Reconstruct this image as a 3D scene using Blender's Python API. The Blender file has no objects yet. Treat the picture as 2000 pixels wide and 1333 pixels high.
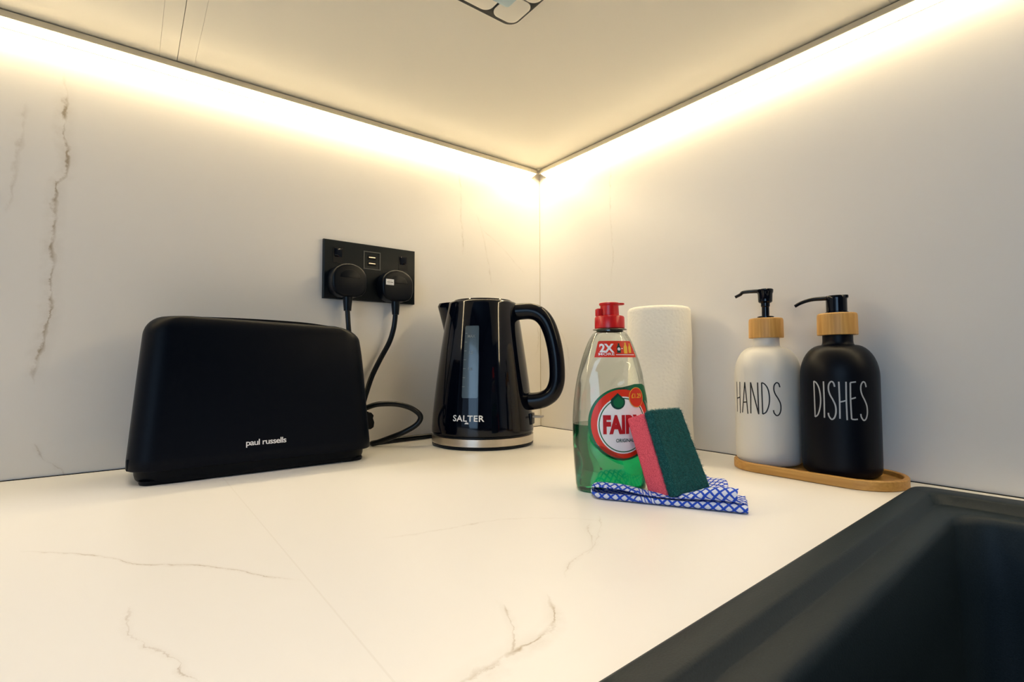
import bpy, bmesh, math, random
from mathutils import Vector, Matrix
random.seed(7)
S = bpy.context.scene
COL = S.collection
PI = math.pi

# ------------------------------------------------------------------ camera
CAM = Vector((-0.65486, -0.76497, 0.1255))
YAW, PITCH, ROLL, FPX = 0.919179, 0.0435265, -0.0029106, 982.66
f = Vector((math.cos(YAW) * math.cos(PITCH), math.sin(YAW) * math.cos(PITCH), math.sin(PITCH)))
r0 = Vector((math.sin(YAW), -math.cos(YAW), 0)); u0 = r0.cross(f)
r_ = r0 * math.cos(ROLL) + u0 * math.sin(ROLL); u_ = -r0 * math.sin(ROLL) + u0 * math.cos(ROLL)
cd = bpy.data.cameras.new('camera'); cam = bpy.data.objects.new('camera', cd); COL.objects.link(cam)
cam.matrix_world = Matrix(((r_.x, u_.x, -f.x, CAM.x), (r_.y, u_.y, -f.y, CAM.y), (r_.z, u_.z, -f.z, CAM.z), (0, 0, 0, 1)))
cd.sensor_width = 36; cd.lens = FPX / 2000 * 36; cd.clip_start = 0.01; cd.clip_end = 50
S.camera = cam
CR = Vector((0.7952, -0.6064, 0)); CF = Vector((0.6064, 0.7952, 0))      # horizontal right / forward

# ------------------------------------------------------------------ light
S.view_settings.view_transform = 'Standard'; S.view_settings.look = 'None'
S.view_settings.exposure = 0.0; S.view_settings.gamma = 1.0; S.view_settings.use_curve_mapping = False
S.cycles.use_denoising = True
S.cycles.max_bounces = 14; S.cycles.transmission_bounces = 12; S.cycles.transparent_max_bounces = 16
W = bpy.data.worlds.new('world'); S.world = W; W.use_nodes = True
bg = W.node_tree.nodes['Background']; bg.inputs[0].default_value = (0.55, 0.70, 1.0, 1); bg.inputs[1].default_value = 0.5
LED_COLOR = (1.0, 0.80, 0.48); LED_POWER = 47.0

def area(name, loc, target, size, power, color, shape='SQUARE', sy=None):
    l = bpy.data.lights.new(name, 'AREA'); l.energy = power; l.color = color; l.size = size; l.shape = shape
    if sy: l.size_y = sy
    o = bpy.data.objects.new(name, l); COL.objects.link(o); o.location = loc
    o.rotation_euler = (Vector(target) - Vector(loc)).to_track_quat('-Z', 'Y').to_euler()
    return o
area('ceiling_downlight', (-0.86, -0.86, 1.47), (-0.86, -0.86, 0), 0.22, 7.7, (1.0, 0.97, 0.98), 'DISK')
area('window_daylight', (-2.93, -1.55, 0.55), (0, -0.5, 0.15), 2.0, 25.0, (0.44, 0.70, 1.0), 'RECTANGLE', 1.2)

# ------------------------------------------------------------------ materials
def srgb(c):
    return tuple(((v / 255) / 12.92 if v / 255 <= 0.04045 else ((v / 255 + 0.055) / 1.055) ** 2.4) for v in c) + (1,)
def mat(name, col, rough=0.5, metal=0.0, spec=0.5, coat=0.0, trans=0.0, ior=1.5, bump=None, var=0.0, varscale=40.0):
    m = bpy.data.materials.new(name); m.use_nodes = True; nt = m.node_tree; b = nt.nodes['Principled BSDF']
    b.inputs['Base Color'].default_value = col; b.inputs['Roughness'].default_value = rough
    b.inputs['Metallic'].default_value = metal; b.inputs['Specular IOR Level'].default_value = spec
    b.inputs['Coat Weight'].default_value = coat; b.inputs['Transmission Weight'].default_value = trans
    b.inputs['IOR'].default_value = ior
    tc = nt.nodes.new('ShaderNodeTexCoord')
    if var > 0:
        n = nt.nodes.new('ShaderNodeTexNoise'); n.inputs['Scale'].default_value = varscale; n.inputs['Detail'].default_value = 4
        nt.links.new(tc.outputs['Object'], n.inputs['Vector'])
        mx = nt.nodes.new('ShaderNodeMix'); mx.data_type = 'RGBA'
        mx.inputs[6].default_value = tuple(c * (1 - var) for c in col[:3]) + (1,); mx.inputs[7].default_value = tuple(min(1, c * (1 + var)) for c in col[:3]) + (1,)
        nt.links.new(n.outputs['Fac'], mx.inputs[0]); nt.links.new(mx.outputs[2], b.inputs['Base Color'])
    if bump:
        sc, st = bump
        n = nt.nodes.new('ShaderNodeTexNoise'); n.inputs['Scale'].default_value = sc; n.inputs['Detail'].default_value = 3
        nt.links.new(tc.outputs['Object'], n.inputs['Vector'])
        bp = nt.nodes.new('ShaderNodeBump'); bp.inputs['Strength'].default_value = st; bp.inputs['Distance'].default_value = 0.001
        nt.links.new(n.outputs['Fac'], bp.inputs['Height']); nt.links.new(bp.outputs['Normal'], b.inputs['Normal'])
    return m
def emis(name, col, strength):
    m = bpy.data.materials.new(name); m.use_nodes = True; nt = m.node_tree
    nt.nodes.clear(); e = nt.nodes.new('ShaderNodeEmission'); o = nt.nodes.new('ShaderNodeOutputMaterial')
    e.inputs[0].default_value = tuple(col) + (1,); e.inputs[1].default_value = strength
    nt.links.new(e.outputs[0], o.inputs[0]); return m

class G:                                   # tiny node-graph helper
    def __init__(s, m): s.nt = m.node_tree
    def math(s, op, a, b=None, c=None, clamp=False):
        n = s.nt.nodes.new('ShaderNodeMath'); n.operation = op; n.use_clamp = clamp
        for i, v in enumerate((a, b, c)):
            if v is None: continue
            if isinstance(v, (int, float)): n.inputs[i].default_value = v
            else: s.nt.links.new(v, n.inputs[i])
        return n.outputs[0]
    def noise(s, vec, scale, detail=4, rough=0.5):
        n = s.nt.nodes.new('ShaderNodeTexNoise'); n.inputs['Scale'].default_value = scale
        n.inputs['Detail'].default_value = detail; n.inputs['Roughness'].default_value = rough
        s.nt.links.new(vec, n.inputs['Vector']); return n.outputs['Fac']
    def curve(s, x, pts):                  # piecewise curve through pts (x 0..1, y 0..1)
        n = s.nt.nodes.new('ShaderNodeFloatCurve'); c = n.mapping.curves[0]
        while len(c.points) > 2: c.points.remove(c.points[1])
        c.points[0].location = pts[0]; c.points[-1].location = pts[-1]
        for p in pts[1:-1]: c.points.new(*p)
        for p in c.points: p.handle_type = 'AUTO_CLAMPED'
        n.mapping.update(); s.nt.links.new(x, n.inputs['Value']); return n.outputs[0]

def marble(name, base, veins, ta, sa, rough=0.3, seams=(), spots=()):
    """pale stone with veins; ta/sa = running coordinate and offset coordinate for each vein.
    vein = (axis, [(t, s)...], width, strength); axis 'A': t=ta s=sa, 'B': swapped"""
    m = mat(name, base, rough); nt = m.node_tree; b = nt.nodes['Principled BSDF']; g = G(m)
    tc = nt.nodes.new('ShaderNodeTexCoord'); sp = nt.nodes.new('ShaderNodeSeparateXYZ')
    nt.links.new(tc.outputs['Object'], sp.inputs[0])
    A = {'x': sp.outputs[0], 'y': sp.outputs[1], 'z': sp.outputs[2]}
    pos = tc.outputs['Object']
    nf = g.noise(pos, 90, 5, 0.65); nm = g.noise(pos, 22, 3); brk = g.noise(pos, 45, 5, 0.7); wid = g.noise(pos, 60, 3)
    wob = g.math('ADD', g.math('MULTIPLY', g.math('SUBTRACT', nf, 0.5), 0.010), g.math('MULTIPLY', g.math('SUBTRACT', nm, 0.5), 0.012))
    total = None
    for ax, pts, width, strength in veins:
        t, s_ = (A[ta], A[sa]) if ax == 'A' else (A[sa], A[ta])
        pts = sorted(pts); t0, t1 = pts[0][0], pts[-1][0]
        smin = min(p[1] for p in pts) - 0.001; smax = max(p[1] for p in pts) + 0.001
        x = g.math('DIVIDE', g.math('SUBTRACT', t, t0), t1 - t0)
        cv = g.curve(g.math('ADD', x, 0.0, clamp=True), [((p[0] - t0) / (t1 - t0), (p[1] - smin) / (smax - smin)) for p in pts])
        sv = g.math('ADD', g.math('MULTIPLY', cv, smax - smin), smin)
        d = g.math('ABSOLUTE', g.math('SUBTRACT', g.math('ADD', s_, wob), sv))
        w = g.math('MULTIPLY', g.math('POWER', wid, 2.5), width * 5.0)
        core = g.math('SUBTRACT', 1.0, g.math('DIVIDE', d, w), clamp=True)
        halo = g.math('MULTIPLY', g.math('SUBTRACT', 1.0, g.math('DIVIDE', d, width * 5), clamp=True), 0.25)
        v = g.math('ADD', core, halo)
        ends = g.math('MULTIPLY', g.math('MULTIPLY', x, 9.0, clamp=True), g.math('MULTIPLY', g.math('SUBTRACT', 1.0, x), 9.0, clamp=True), clamp=True)
        v = g.math('MULTIPLY', g.math('MULTIPLY', v, ends), g.math('MULTIPLY', g.math('SUBTRACT', brk, 0.33), 3.2, clamp=True))
        v = g.math('MULTIPLY', v, strength)
        total = v if total is None else g.math('MAXIMUM', total, v)
    for ax, val, width, strength in seams:
        v = g.math('MULTIPLY', g.math('LESS_THAN', g.math('ABSOLUTE', g.math('SUBTRACT', A[ax], val)), width), strength)
        total = g.math('MAXIMUM', total, v)
    cloud = g.math('MULTIPLY', g.math('SUBTRACT', g.noise(pos, 3.0, 5, 0.6), 0.55), 0.35, clamp=True)
    total = g.math('ADD', total, cloud, clamp=True)
    mx = nt.nodes.new('ShaderNodeMix'); mx.data_type = 'RGBA'
    mx.inputs[6].default_value = base; mx.inputs[7].default_value = (0.40, 0.33, 0.25, 1)
    nt.links.new(total, mx.inputs[0]); nt.links.new(mx.outputs[2], b.inputs['Base Color'])
    return m

M = {}
M['toaster'] = mat('toaster_black', (0.0012, 0.0026, 0.0065, 1), 0.42, spec=0.09, bump=(900, 0.05))
M['toaster_base'] = mat('toaster_base_black', (0.0010, 0.0022, 0.0045, 1), 0.4, spec=0.09)
M['gloss'] = mat('gloss_black', (0.0008, 0.0016, 0.005, 1), 0.06, spec=0.35)
M['black'] = mat('satin_black', (0.0018, 0.0035, 0.007, 1), 0.34, spec=0.18)
M['rubber'] = mat('cable_black', (0.002, 0.004, 0.007, 1), 0.28, spec=0.3)
M['dark'] = mat('recess_black', (0.0015, 0.002, 0.003, 1), 0.7, spec=0.2)
M['plate'] = mat('plate_black', (0.0035, 0.007, 0.0105, 1), 0.38, spec=0.16)
M['steel'] = mat('brushed_steel', (0.55, 0.50, 0.44, 1), 0.28, metal=1.0)
M['print'] = mat('print_white', (0.78, 0.78, 0.80, 1), 0.5)
M['print_grey'] = mat('print_grey', (0.42, 0.44, 0.46, 1), 0.5)
M['ink'] = mat('ink_black', (0.006, 0.006, 0.008, 1), 0.5)
M['sink'] = mat('sink_granite', (0.0095, 0.0175, 0.0235, 1), 0.5, spec=0.22, bump=(900, 0.12), var=0.35, varscale=900)
M['whitebottle'] = mat('bottle_white', (0.72, 0.70, 0.66, 1), 0.38)
M['blackbottle'] = mat('bottle_black', (0.0010, 0.002, 0.0055, 1), 0.40, spec=0.16)
M['paper'] = None
M['cab'] = mat('cabinet_satin', (0.90, 0.86, 0.745, 1), 0.42)
M['profile'] = mat('profile_aluminium', (0.60, 0.56, 0.46, 1), 0.45, metal=0.35)
M['red'] = mat('cap_red', (0.62, 0.012, 0.012, 1), 0.28)
M['lab_red'] = mat('label_red', (0.66, 0.03, 0.008, 1), 0.35)
M['lab_dred'] = mat('label_dark_red', (0.42, 0.008, 0.015, 1), 0.35)
M['lab_white'] = mat('label_white', (0.80, 0.80, 0.82, 1), 0.35)
M['lab_green'] = mat('label_green', (0.004, 0.13, 0.05, 1), 0.35)
M['lab_dgreen'] = mat('label_dark_green', (0.003, 0.05, 0.035, 1), 0.35)
M['lab_yellow'] = mat('label_yellow', (0.80, 0.42, 0.02, 1), 0.35)
M['plaster'] = mat('plaster', (0.22, 0.23, 0.25, 1), 0.8, bump=(60, 0.1))
M['floor'] = mat('floor_vinyl', (0.16, 0.13, 0.11, 1), 0.5, var=0.2, varscale=6)
M['lens'] = mat('frosted_lens', (0.45, 0.60, 0.66, 1), 0.25)
M['led'] = emis('led_diffuser', LED_COLOR, LED_POWER)
M['glow_window'] = emis('window_pane_daylight', (0.50, 0.70, 1.0), 0.6)
M['glow_lamp'] = emis('downlight_lens', (1.0, 0.86, 0.74), 6.0)

def wood(name, c1, c2, axis_scale, rough=0.45):
    m = mat(name, c1, rough); nt = m.node_tree; b = nt.nodes['Principled BSDF']
    tc = nt.nodes.new('ShaderNodeTexCoord'); mp = nt.nodes.new('ShaderNodeMapping'); mp.inputs['Scale'].default_value = axis_scale
    nt.links.new(tc.outputs['Object'], mp.inputs[0])
    n = nt.nodes.new('ShaderNodeTexNoise'); n.inputs['Scale'].default_value = 1; n.inputs['Detail'].default_value = 5; n.inputs['Roughness'].default_value = 0.6
    nt.links.new(mp.outputs[0], n.inputs['Vector'])
    cr = nt.nodes.new('ShaderNodeValToRGB'); cr.color_ramp.elements[0].position = 0.35; cr.color_ramp.elements[1].position = 0.68
    cr.color_ramp.elements[0].color = c2; cr.color_ramp.elements[1].color = c1
    nt.links.new(n.outputs['Fac'], cr.inputs[0]); nt.links.new(cr.outputs[0], b.inputs['Base Color'])
    return m
M['bamboo'] = wood('bamboo_collar', (0.66, 0.38, 0.11, 1), (0.47, 0.24, 0.055, 1), (420, 420, 14))
M['bamboo_tray'] = wood('bamboo_tray', (0.60, 0.33, 0.085, 1), (0.46, 0.23, 0.05, 1), (300, 12, 300))

def mat_paper():
    m = mat('paper_towel', (0.90, 0.87, 0.79, 1), 0.9, spec=0.1); nt = m.node_tree; b = nt.nodes['Principled BSDF']
    tc = nt.nodes.new('ShaderNodeTexCoord')
    v = nt.nodes.new('ShaderNodeTexVoronoi'); v.inputs['Scale'].default_value = 260; v.feature = 'SMOOTH_F1'
    nt.links.new(tc.outputs['Object'], v.inputs['Vector'])
    bp = nt.nodes.new('ShaderNodeBump'); bp.inputs['Strength'].default_value = 0.45; bp.inputs['Distance'].default_value = 0.0012
    nt.links.new(v.outputs['Distance'], bp.inputs['Height']); nt.links.new(bp.outputs['Normal'], b.inputs['Normal'])
    return m
M['paper'] = mat_paper()

def mat_sponge():
    m = mat('sponge_pink', (0.72, 0.10, 0.14, 1), 0.85, spec=0.15, bump=(1500, 0.5)); nt = m.node_tree; b = nt.nodes['Principled BSDF']
    tc = nt.nodes.new('ShaderNodeTexCoord'); v = nt.nodes.new('ShaderNodeTexNoise'); v.inputs['Scale'].default_value = 1400
    nt.links.new(tc.outputs['Object'], v.inputs['Vector'])
    cr = nt.nodes.new('ShaderNodeValToRGB'); cr.color_ramp.elements[0].position = 0.35; cr.color_ramp.elements[1].position = 0.55
    cr.color_ramp.elements[0].color = (0.52, 0.055, 0.085, 1); cr.color_ramp.elements[1].color = (0.74, 0.115, 0.155, 1)
    nt.links.new(v.outputs['Fac'], cr.inputs[0]); nt.links.new(cr.outputs[0], b.inputs['Base Color'])
    b.inputs['Subsurface Weight'].default_value = 0.0
    return m
M['pink'] = mat_sponge()
M['scour'] = mat('scourer_green', (0.006, 0.070, 0.072, 1), 0.8, spec=0.2, bump=(1200, 1.0), var=0.65, varscale=420)
M['fiber'] = mat('scourer_fibre', (0.020, 0.165, 0.16, 1), 0.6, spec=0.3, var=0.5, varscale=300)

def mat_cloth():
    m = mat('cloth_lattice', (0.8, 0.8, 0.8, 1), 0.85, spec=0.1); nt = m.node_tree; b = nt.nodes['Principled BSDF']; g = G(m)
    uv = nt.nodes.new('ShaderNodeUVMap'); uv.uv_map = 'UVMap'; sp = nt.nodes.new('ShaderNodeSeparateXYZ'); nt.links.new(uv.outputs[0], sp.inputs[0])
    a = g.math('ADD', sp.outputs[0], sp.outputs[1]); c = g.math('SUBTRACT', sp.outputs[0], sp.outputs[1])
    def line(v):
        return g.math('ABSOLUTE', g.math('SUBTRACT', g.math('FRACT', g.math('DIVIDE', v, 0.0082)), 0.5))
    mn = g.math('MINIMUM', line(a), line(c))
    nz = g.noise(uv.outputs[0], 500, 2)
    e = g.math('ADD', mn, g.math('MULTIPLY', g.math('SUBTRACT', nz, 0.5), 0.06))
    k = g.math('MULTIPLY', g.math('SUBTRACT', 0.195, e), 14, clamp=True)
    mx = nt.nodes.new('ShaderNodeMix'); mx.data_type = 'RGBA'; mx.inputs[6].default_value = (0.86, 0.90, 0.98, 1); mx.inputs[7].default_value = (0.035, 0.11, 0.66, 1)
    nt.links.new(k, mx.inputs[0]); nt.links.new(mx.outputs[2], b.inputs['Base Color'])
    bp = nt.nodes.new('ShaderNodeBump'); bp.inputs['Strength'].default_value = 0.3; bp.inputs['Distance'].default_value = 0.0005
    nt.links.new(k, bp.inputs['Height']); nt.links.new(bp.outputs['Normal'], b.inputs['Normal'])
    # thin cloth lets a little light through
    tr = nt.nodes.new('ShaderNodeBsdfTranslucent'); nt.links.new(mx.outputs[2], tr.inputs[0])
    ms = nt.nodes.new('ShaderNodeMixShader'); ms.inputs[0].default_value = 0.35
    nt.links.new(b.outputs[0], ms.inputs[1]); nt.links.new(tr.outputs[0], ms.inputs[2])
    nt.links.new(ms.outputs[0], nt.nodes['Material Output'].inputs[0])
    return m
M['cloth'] = mat_cloth()

def mat_pet():
    m = bpy.data.materials.new('clear_plastic'); m.use_nodes = True; nt = m.node_tree; nt.nodes.clear()
    o = nt.nodes.new('ShaderNodeOutputMaterial'); t = nt.nodes.new('ShaderNodeBsdfTransparent'); t.inputs[0].default_value = (0.95, 0.975, 0.94, 1)
    gl = nt.nodes.new('ShaderNodeBsdfGlossy'); gl.inputs['Roughness'].default_value = 0.05
    lw = nt.nodes.new('ShaderNodeLayerWeight'); lw.inputs[0].default_value = 0.28
    ms = nt.nodes.new('ShaderNodeMixShader'); mu = nt.nodes.new('ShaderNodeMath'); mu.operation = 'MULTIPLY_ADD'
    mu.inputs[1].default_value = 0.62; mu.inputs[2].default_value = 0.06
    nt.links.new(lw.outputs['Fresnel'], mu.inputs[0]); nt.links.new(mu.outputs[0], ms.inputs[0])
    nt.links.new(t.outputs[0], ms.inputs[1]); nt.links.new(gl.outputs[0], ms.inputs[2]); nt.links.new(ms.outputs[0], o.inputs[0])
    return m
M['pet'] = mat_pet()
def mat_liquid():
    m = bpy.data.materials.new('green_liquid'); m.use_nodes = True; nt = m.node_tree; b = nt.nodes['Principled BSDF']
    b.inputs['Base Color'].default_value = (0.006, 0.42, 0.18, 1); b.inputs['Roughness'].default_value = 0.03
    b.inputs['Transmission Weight'].default_value = 1.0; b.inputs['IOR'].default_value = 1.34
    return m
M['liquid'] = mat_liquid()
M['window_grey'] = mat('gauge_grey', (0.050, 0.075, 0.095, 1), 0.22, spec=0.5, coat=0.4)

# ------------------------------------------------------------------ mesh helpers
def link(name, bm, m, parent=None, smooth=True, angle=38, mats=None):
    bmesh.ops.remove_doubles(bm, verts=bm.verts, dist=1e-7)
    bm.normal_update()
    for fc in bm.faces: fc.smooth = smooth
    if smooth:
        for e in bm.edges:
            if len(e.link_faces) == 2 and e.calc_face_angle(0) > math.radians(angle): e.smooth = False
    me = bpy.data.meshes.new(name); bm.to_mesh(me); bm.free()
    for x in (mats or [m]): me.materials.append(x)
    o = bpy.data.objects.new(name, me); COL.objects.link(o)
    if parent: o.parent = parent
    return o
def thing(name, label, cat, loc=(0, 0, 0), rz=0, group=None):
    o = bpy.data.objects.new(name, None); COL.objects.link(o); o.location = loc; o.rotation_euler = (0, 0, rz)
    o.empty_display_size = 0.02; o['label'] = label; o['category'] = cat
    if group: o['group'] = group
    return o
def tag(o, label, cat):
    o['label'] = label; o['category'] = cat; return o
def struct(o): o['kind'] = 'structure'; return o

def loft(bm, rings, cap0=True, cap1=True, mi=0):
    R = [[bm.verts.new(p) for p in rg] for rg in rings]; n = len(R[0])
    for a, b in zip(R, R[1:]):
        for i in range(n):
            fc = bm.faces.new((a[i], a[(i + 1) % n], b[(i + 1) % n], b[i])); fc.material_index = mi
    if cap0: bm.faces.new(R[0][::-1]).material_index = mi
    if cap1: bm.faces.new(R[-1]).material_index = mi
    return R
def rrect(x0, x1, y0, y1, r, z, n=8):
    out = []
    r = min(r, (x1 - x0) / 2 - 1e-5, (y1 - y0) / 2 - 1e-5)
    for cx, cy, a0 in ((x1 - r, y1 - r, 0), (x0 + r, y1 - r, PI / 2), (x0 + r, y0 + r, PI), (x1 - r, y0 + r, 1.5 * PI)):
        for k in range(n + 1):
            a = a0 + PI / 2 * k / n; out.append(Vector((cx + r * math.cos(a), cy + r * math.sin(a), z)))
    return out
def box(bm, x0, x1, y0, y1, z0, z1, r=0.0, bev=0.0, mi=0):
    """box, optional rounded vertical corners r and bevelled top/bottom edges bev"""
    if r <= 0 and bev <= 0:
        vs = [bm.verts.new((x, y, z)) for z in (z0, z1) for x, y in ((x0, y0), (x1, y0), (x1, y1), (x0, y1))]
        for q in ((3, 2, 1, 0), (4, 5, 6, 7), (0, 1, 5, 4), (1, 2, 6, 5), (2, 3, 7, 6), (3, 0, 4, 7)):
            bm.faces.new([vs[i] for i in q]).material_index = mi
        return
    r = max(r, bev * 1.01, 1e-4); rs = []
    st = [(bev, z0)] + [(bev * (1 - math.sin(a)), z0 + bev * (1 - math.cos(a))) for a in (PI / 6, PI / 3, PI / 2)] if bev else [(0, z0)]
    en = [(bev * (1 - math.cos(a)), z1 - bev * (1 - math.sin(a))) for a in (0, PI / 6, PI / 3, PI / 2)] if bev else [(0, z1)]
    for ins, z in st + en: rs.append(rrect(x0 + ins, x1 - ins, y0 + ins, y1 - ins, max(r - ins, 1e-4), z))
    loft(bm, rs, mi=mi)
def lathe(bm, prof, n=64, c=(0, 0), cap0=True, cap1=True):
    loft(bm, [[Vector((c[0] + r * math.cos(2 * PI * i / n), c[1] + r * math.sin(2 * PI * i / n), z)) for i in range(n)] for r, z in prof], cap0, cap1)
def spline(pts, sub=10):
    P = [Vector(p) for p in pts]; P = [P[0] * 2 - P[1]] + P + [P[-1] * 2 - P[-2]]; out = []
    for i in range(1, len(P) - 2):
        for k in range(sub):
            t = k / sub; a, b, c, d = P[i - 1], P[i], P[i + 1], P[i + 2]
            out.append(0.5 * ((2 * b) + (c - a) * t + (2 * a - 5 * b + 4 * c - d) * t * t + (3 * b - a - 3 * c + d) * t ** 3))
    out.append(P[-2]); return out
def tube(bm, path, rad, n=14, ry=None, up=None, cap=True, mi=0):
    """sweep an ellipse (rad across, ry along `up`) along path; rad may be a function of t"""
    T = []; m = len(path)
    for i in range(m): T.append((path[min(i + 1, m - 1)] - path[max(i - 1, 0)]).normalized())
    U = Vector(up) if up else (Vector((0, 0, 1)) if abs(T[0].z) < 0.9 else Vector((0, 1, 0)))
    rings = []
    for i in range(m):
        if up is None and i: pass
        A = (U - T[i] * U.dot(T[i])).normalized()
        if up is None: U = A
        B = T[i].cross(A); t = i / (m - 1)
        ra = rad(t) if callable(rad) else rad; rb = (ry(t) if callable(ry) else ry) if ry else ra
        rings.append([path[i] + B * (ra * math.cos(2 * PI * k / n)) + A * (rb * math.sin(2 * PI * k / n)) for k in range(n)])
    loft(bm, rings, cap, cap, mi)
def prism(bm, poly, y0, y1, bev=0.0, nb=3, mi=0):
    """outline in (x,z) extruded from y0 (back) to y1 (front, smaller y), front edge rounded by bev"""
    P = [Vector((p[0], 0, p[1])) for p in poly]; n = len(P)
    area2 = sum(P[i].x * P[(i + 1) % n].z - P[(i + 1) % n].x * P[i].z for i in range(n))
    if area2 < 0: P.reverse()
    N = []
    for i in range(n):
        d = (P[(i + 1) % n] - P[i - 1]).normalized(); N.append(Vector((-d.z, 0, d.x)))      # inward
    st = [(0, y0)] + ([(bev * (1 - math.cos(a)), y1 + bev * (1 - math.sin(a))) for a in [PI / 2 * k / nb for k in range(nb + 1)]] if bev else [(0, y1)])
    loft(bm, [[p + q * ins + Vector((0, y, 0)) for p, q in zip(P, N)] for ins, y in st], mi=mi)
def circ(cx, cz, rx, rz=None, n=48): return [(cx + rx * math.cos(2 * PI * i / n), cz + (rz or rx) * math.sin(2 * PI * i / n)) for i in range(n)]

# flat artwork in (u, v), later wrapped on a surface
def text_faces(s, size, bold=0.0, sx=1.0, sp=1.0, shear=0.0):
    cu = bpy.data.curves.new('t', 'FONT'); cu.body = s; cu.size = 1; cu.offset = bold; cu.space_character = sp; cu.shear = shear
    cu.resolution_u = 4; o = bpy.data.objects.new('t', cu); COL.objects.link(o)
    bpy.context.view_layer.update()
    me = bpy.data.meshes.new_from_object(o.evaluated_get(bpy.context.evaluated_depsgraph_get()))
    vs = [v.co.copy() for v in me.vertices]; fs = [list(p.vertices) for p in me.polygons]
    bpy.data.objects.remove(o); bpy.data.curves.remove(cu); bpy.data.meshes.remove(me)
    x0 = min(v.x for v in vs); x1 = max(v.x for v in vs); y0 = min(v.y for v in vs); y1 = max(v.y for v in vs)
    k = size / (y1 - y0)                                      # size = drawn height
    return [((v.x - (x0 + x1) / 2) * k * sx, (v.y - (y0 + y1) / 2) * k) for v in vs], fs
def ribbon(pts, w):
    P = [Vector((p[0], p[1])) for p in pts]; vs, fs = [], []
    for i, p in enumerate(P):
        d = (P[min(i + 1, len(P) - 1)] - P[max(i - 1, 0)]).normalized(); nrm = Vector((-d.y, d.x)) * w / 2
        vs += [tuple(p + nrm), tuple(p - nrm)]
        if i: fs.append([2 * i - 2, 2 * i - 1, 2 * i + 1, 2 * i])
    return vs, fs
def artwork(name, items, wrap, parent, mats, cut=0.002, thick=0.0):
    """items: (verts2d, faces, mat_index, layer, (du, dv)); wrap(u, v, layer) -> point"""
    bm = bmesh.new()
    for vs, fs, mi, lay, (du, dv) in items:
        b2 = bmesh.new(); V = [b2.verts.new((x + du, y + dv, 0)) for x, y in vs]
        for q in fs:
            try: b2.faces.new([V[i] for i in q])
            except ValueError: pass
        if cut:
            x0 = min(v.co.x for v in b2.verts); x1 = max(v.co.x for v in b2.verts)
            y0 = min(v.co.y for v in b2.verts); y1 = max(v.co.y for v in b2.verts)
            x = math.ceil(x0 / cut) * cut
            while x < x1:
                bmesh.ops.bisect_plane(b2, geom=b2.verts[:] + b2.edges[:] + b2.faces[:], plane_co=(x, 0, 0), plane_no=(1, 0, 0)); x += cut
            y = math.ceil(y0 / (cut * 2)) * cut * 2
            while y < y1:
                bmesh.ops.bisect_plane(b2, geom=b2.verts[:] + b2.edges[:] + b2.faces[:], plane_co=(0, y, 0), plane_no=(0, 1, 0)); y += cut * 2
        mp = {}
        for v in b2.verts: mp[v] = bm.verts.new(wrap(v.co.x, v.co.y, lay))
        for fc in b2.faces:
            try: bm.faces.new([mp[v] for v in fc.verts]).material_index = mi
            except ValueError: pass
        b2.free()
    return link(name, bm, None, parent, smooth=False, mats=mats)
def poly_item(pts, mi, lay, off=(0, 0)): return (pts, [list(range(len(pts)))], mi, lay, off)
def ring_item(cx, cy, rx, ry, w, mi, lay, n=56):
    vs = []; fs = []
    for i in range(n):
        a = 2 * PI * i / n; vs += [(cx + rx * math.cos(a), cy + ry * math.sin(a)), (cx + (rx - w) * math.cos(a), cy + (ry - w) * math.sin(a))]
        j = (i + 1) % n; fs.append([2 * i, 2 * j, 2 * j + 1, 2 * i + 1])
    return (vs, fs, mi, lay, (0, 0))

# ------------------------------------------------------------------ room shell
CT = 0.0; ZC = 0.5090; X2, Y2, ZF, ZR = -3.0, -3.4, -0.92, 1.5
veins_left = [('A', [(0.464, -0.722), (0.428, -0.720), (0.392, -0.719), (0.363, -0.715), (0.342, -0.717), (0.332, -0.724), (0.296, -0.725), (0.231, -0.726), (0.196, -0.725), (0.161, -0.730), (0.121, -0.736), (0.095, -0.738)], 0.0024, 1.1),
              ('A', [(0.42, -0.752), (0.394, -0.754), (0.341, -0.759), (0.288, -0.765)], 0.003, 0.35),
              ('A', [(0.47, -0.190), (0.447, -0.188), (0.364, -0.183), (0.318, -0.181)], 0.0009, 0.5),
              ('A', [(0.40, -0.155), (0.389, -0.148), (0.33, -0.13), (0.268, -0.119)], 0.0008, 0.35),
              ('A', [(0.38, -0.15), (0.34, -0.09), (0.30, -0.04)], 0.0008, 0.3),
              ('A', [(0.20, -0.008), (0.17, -0.003), (0.14, -0.012)], 0.001, 0.4),
              ('A', [(0.04, -0.735), (0.02, -0.728), (0.012, -0.718), (-0.01, -0.705)], 0.001, 0.6)]
veins_right = [('A', [(0.47, -0.190), (0.45, -0.189), (0.38, -0.187), (0.326, -0.192), (0.256, -0.183)], 0.0007, 0.45),
               ('A', [(0.21, -0.005), (0.185, -0.015), (0.15, -0.045), (0.12, -0.068), (0.10, -0.08)], 0.001, 0.45),
               ('A', [(0.20, -0.04), (0.16, -0.075), (0.11, -0.085)], 0.001, 0.35)]
STONE = (0.81, 0.78, 0.752, 1)
M['wall_l'] = marble('stone_left', STONE, veins_left, 'z', 'x', 0.34)
M['wall_r'] = marble('stone_right', STONE, veins_right, 'z', 'y', 0.34)
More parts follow.
